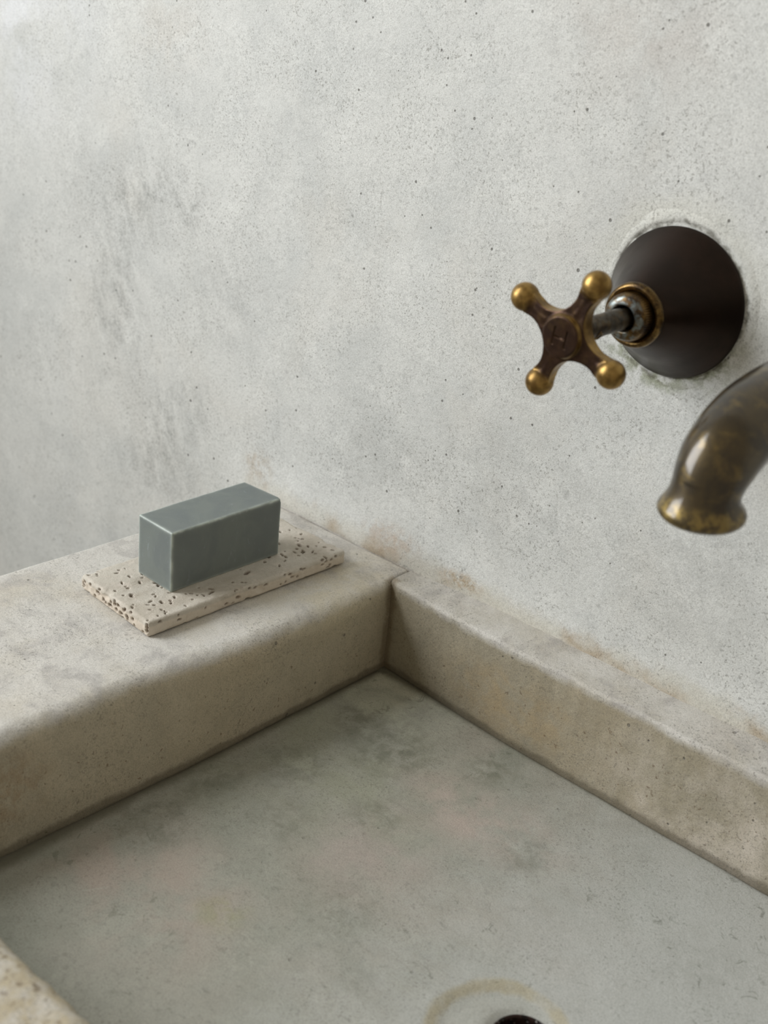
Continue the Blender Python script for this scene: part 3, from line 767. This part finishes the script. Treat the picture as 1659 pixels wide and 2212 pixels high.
# raised plaster lip around the escutcheon
def lip():
    n = 160; vs = []
    for k in range(n):
        a = 2 * math.pi * k / n
        up = sstep(-0.2, 0.6, math.sin(a + 0.5))
        g = 0.0017 * up * (1 + 0.5 * n3(math.cos(a), math.sin(a), 0, 4))
        for (r, h) in [(0.0325, 0.0004), (0.0329 + g * 0.5, 0.0003), (0.0334 + g, 0.0008 + 0.0005 * up), (0.0342 + g * 1.3, 0.0010 + 0.0004 * up), (0.0358 + g * 1.4, 0.0009 + 0.0001 * up), (0.039 + g * 1.6, 0.0002), (0.042 + g * 1.6, -0.0014)]:
            rr = r + 0.0005 * n3(math.cos(a) * r * 30, math.sin(a) * r * 30, h, 3)
            vs.append((TX + rr * math.cos(a), -h, TZ + rr * math.sin(a)))
    o = mesh_obj('trim_1', vs, grid_faces(n, 7, close_u=True), M_wall); o['kind'] = 'structure'
lip()

# ------------------------------------------------------------------ spout
SX = 0.207
spout = thing('faucet_spout', 'mottled aged brass curved spout with flared mouth, at the right edge', 'spout', (SX, 0.0, 0.2395))
def spout_mat():
    b = NB('spout_brass')
    c = b.mix(b.ramp(b.noise(55, 5, 0.6, 0.5), 0.36, 0.62), lin(74, 62, 38), lin(48, 41, 30))
    c = b.mix(b.ramp(b.noise(120, 5, 0.65, 0.4, vec=b.mapping(loc=(4, 1, 3))), 0.48, 0.70, 0, 0.6), c, lin(122, 102, 56))
    c = b.mix(b.ramp(b.noise(70, 4, 0.6, vec=b.mapping(loc=(1, 8, 3))), 0.55, 0.7, 0, 0.5), c, lin(44, 32, 24))
    Z = b.sep()[2]
    lipf = b.ramp(Z, -0.0315, -0.0350)
    c = b.mix(b.math('MULTIPLY', lipf, b.ramp(b.noise(260, 4), 0.42, 0.6, 0.1, 0.7)), c, lin(146, 124, 66))
    b.bump(b.noise(400, 3), 0.08, 0.0003)
    b.bsdf.inputs['Coat Weight'].default_value = 0.7; b.bsdf.inputs['Coat Roughness'].default_value = 0.13
    return b.out(c, b.ramp(b.noise(90, 4), 0.3, 0.7, 0.32, 0.45), 0.7)
M_sp = spout_mat()
def bez(P, t):
    P = [Vector(q_) for q_ in P]
    while len(P) > 1: P = [P[i].lerp(P[i + 1], t) for i in range(len(P) - 1)]
    return P[0]
def sweep(path, radii, n=72):
    """tube in the plane x=0 (local); path of (y, z)"""
    vs = []
    for i, (pt, r) in enumerate(zip(path, radii)):
        a = path[max(i - 1, 0)]; c = path[min(i + 1, len(path) - 1)]
        t = Vector((0, c[0] - a[0], c[1] - a[1])).normalized(); u = Vector((1, 0, 0)); v = t.cross(u)
        for k in range(n):
            th = 2 * math.pi * k / n
            vs.append(Vector((0, pt[0], pt[1])) + u * (r * math.cos(th)) + v * (r * math.sin(th)))
    return vs, grid_faces(len(path), n, close_v=True)
def build_spout():
    path = []; rad = []
    NS = 60
    C0 = [(0, -0.004, -0.006), (0, -0.055, -0.005), (0, -0.108, -0.0035), (0, -0.1055, -0.0365)]
    for i in range(NS + 1):
        p = bez(C0, i / NS); path.append((p.y, p.z)); rad.append(interp([(0, 0.0150), (0.55, 0.0150), (0.8, 0.0140), (0.92, 0.0126), (0.955, 0.0129), (0.98, 0.0142), (1.0, 0.0154)], i / NS))
    e = Vector((0, path[-1][0] - path[-2][0], path[-1][1] - path[-2][1])).normalized()
    y, z = path[-1]
    for d, r in [(0.0012, 0.0159), (0.0025, 0.0158), (0.0035, 0.0151), (0.0038, 0.0148), (0.0030, 0.0138), (0.0005, 0.0125)]:
        path.append((y + e.y * d, z + e.z * d)); rad.append(r)
    inner = [(y - e.y * 0.012, z - e.z * 0.012)]; 
    path.append(inner[0]); rad.append(0.0112)
    vs, fs = sweep(path, rad)
    o = mesh_obj('spout_tube', vs, fs, M_sp); o.parent = spout
    prof = smooth_profile([(0.0318, 0.0), (0.0330, 0.0012), (0.0322, 0.0030), (0.0270, 0.0085), (0.0215, 0.0150), (0.0180, 0.0200), (0.0158, 0.0225)], 6)
    v1, f1 = lathe(prof, 96, (0, 0, 0), 'y')
    o = mesh_obj('escutcheon', v1, f1, M_bell); o.parent = spout
build_spout()
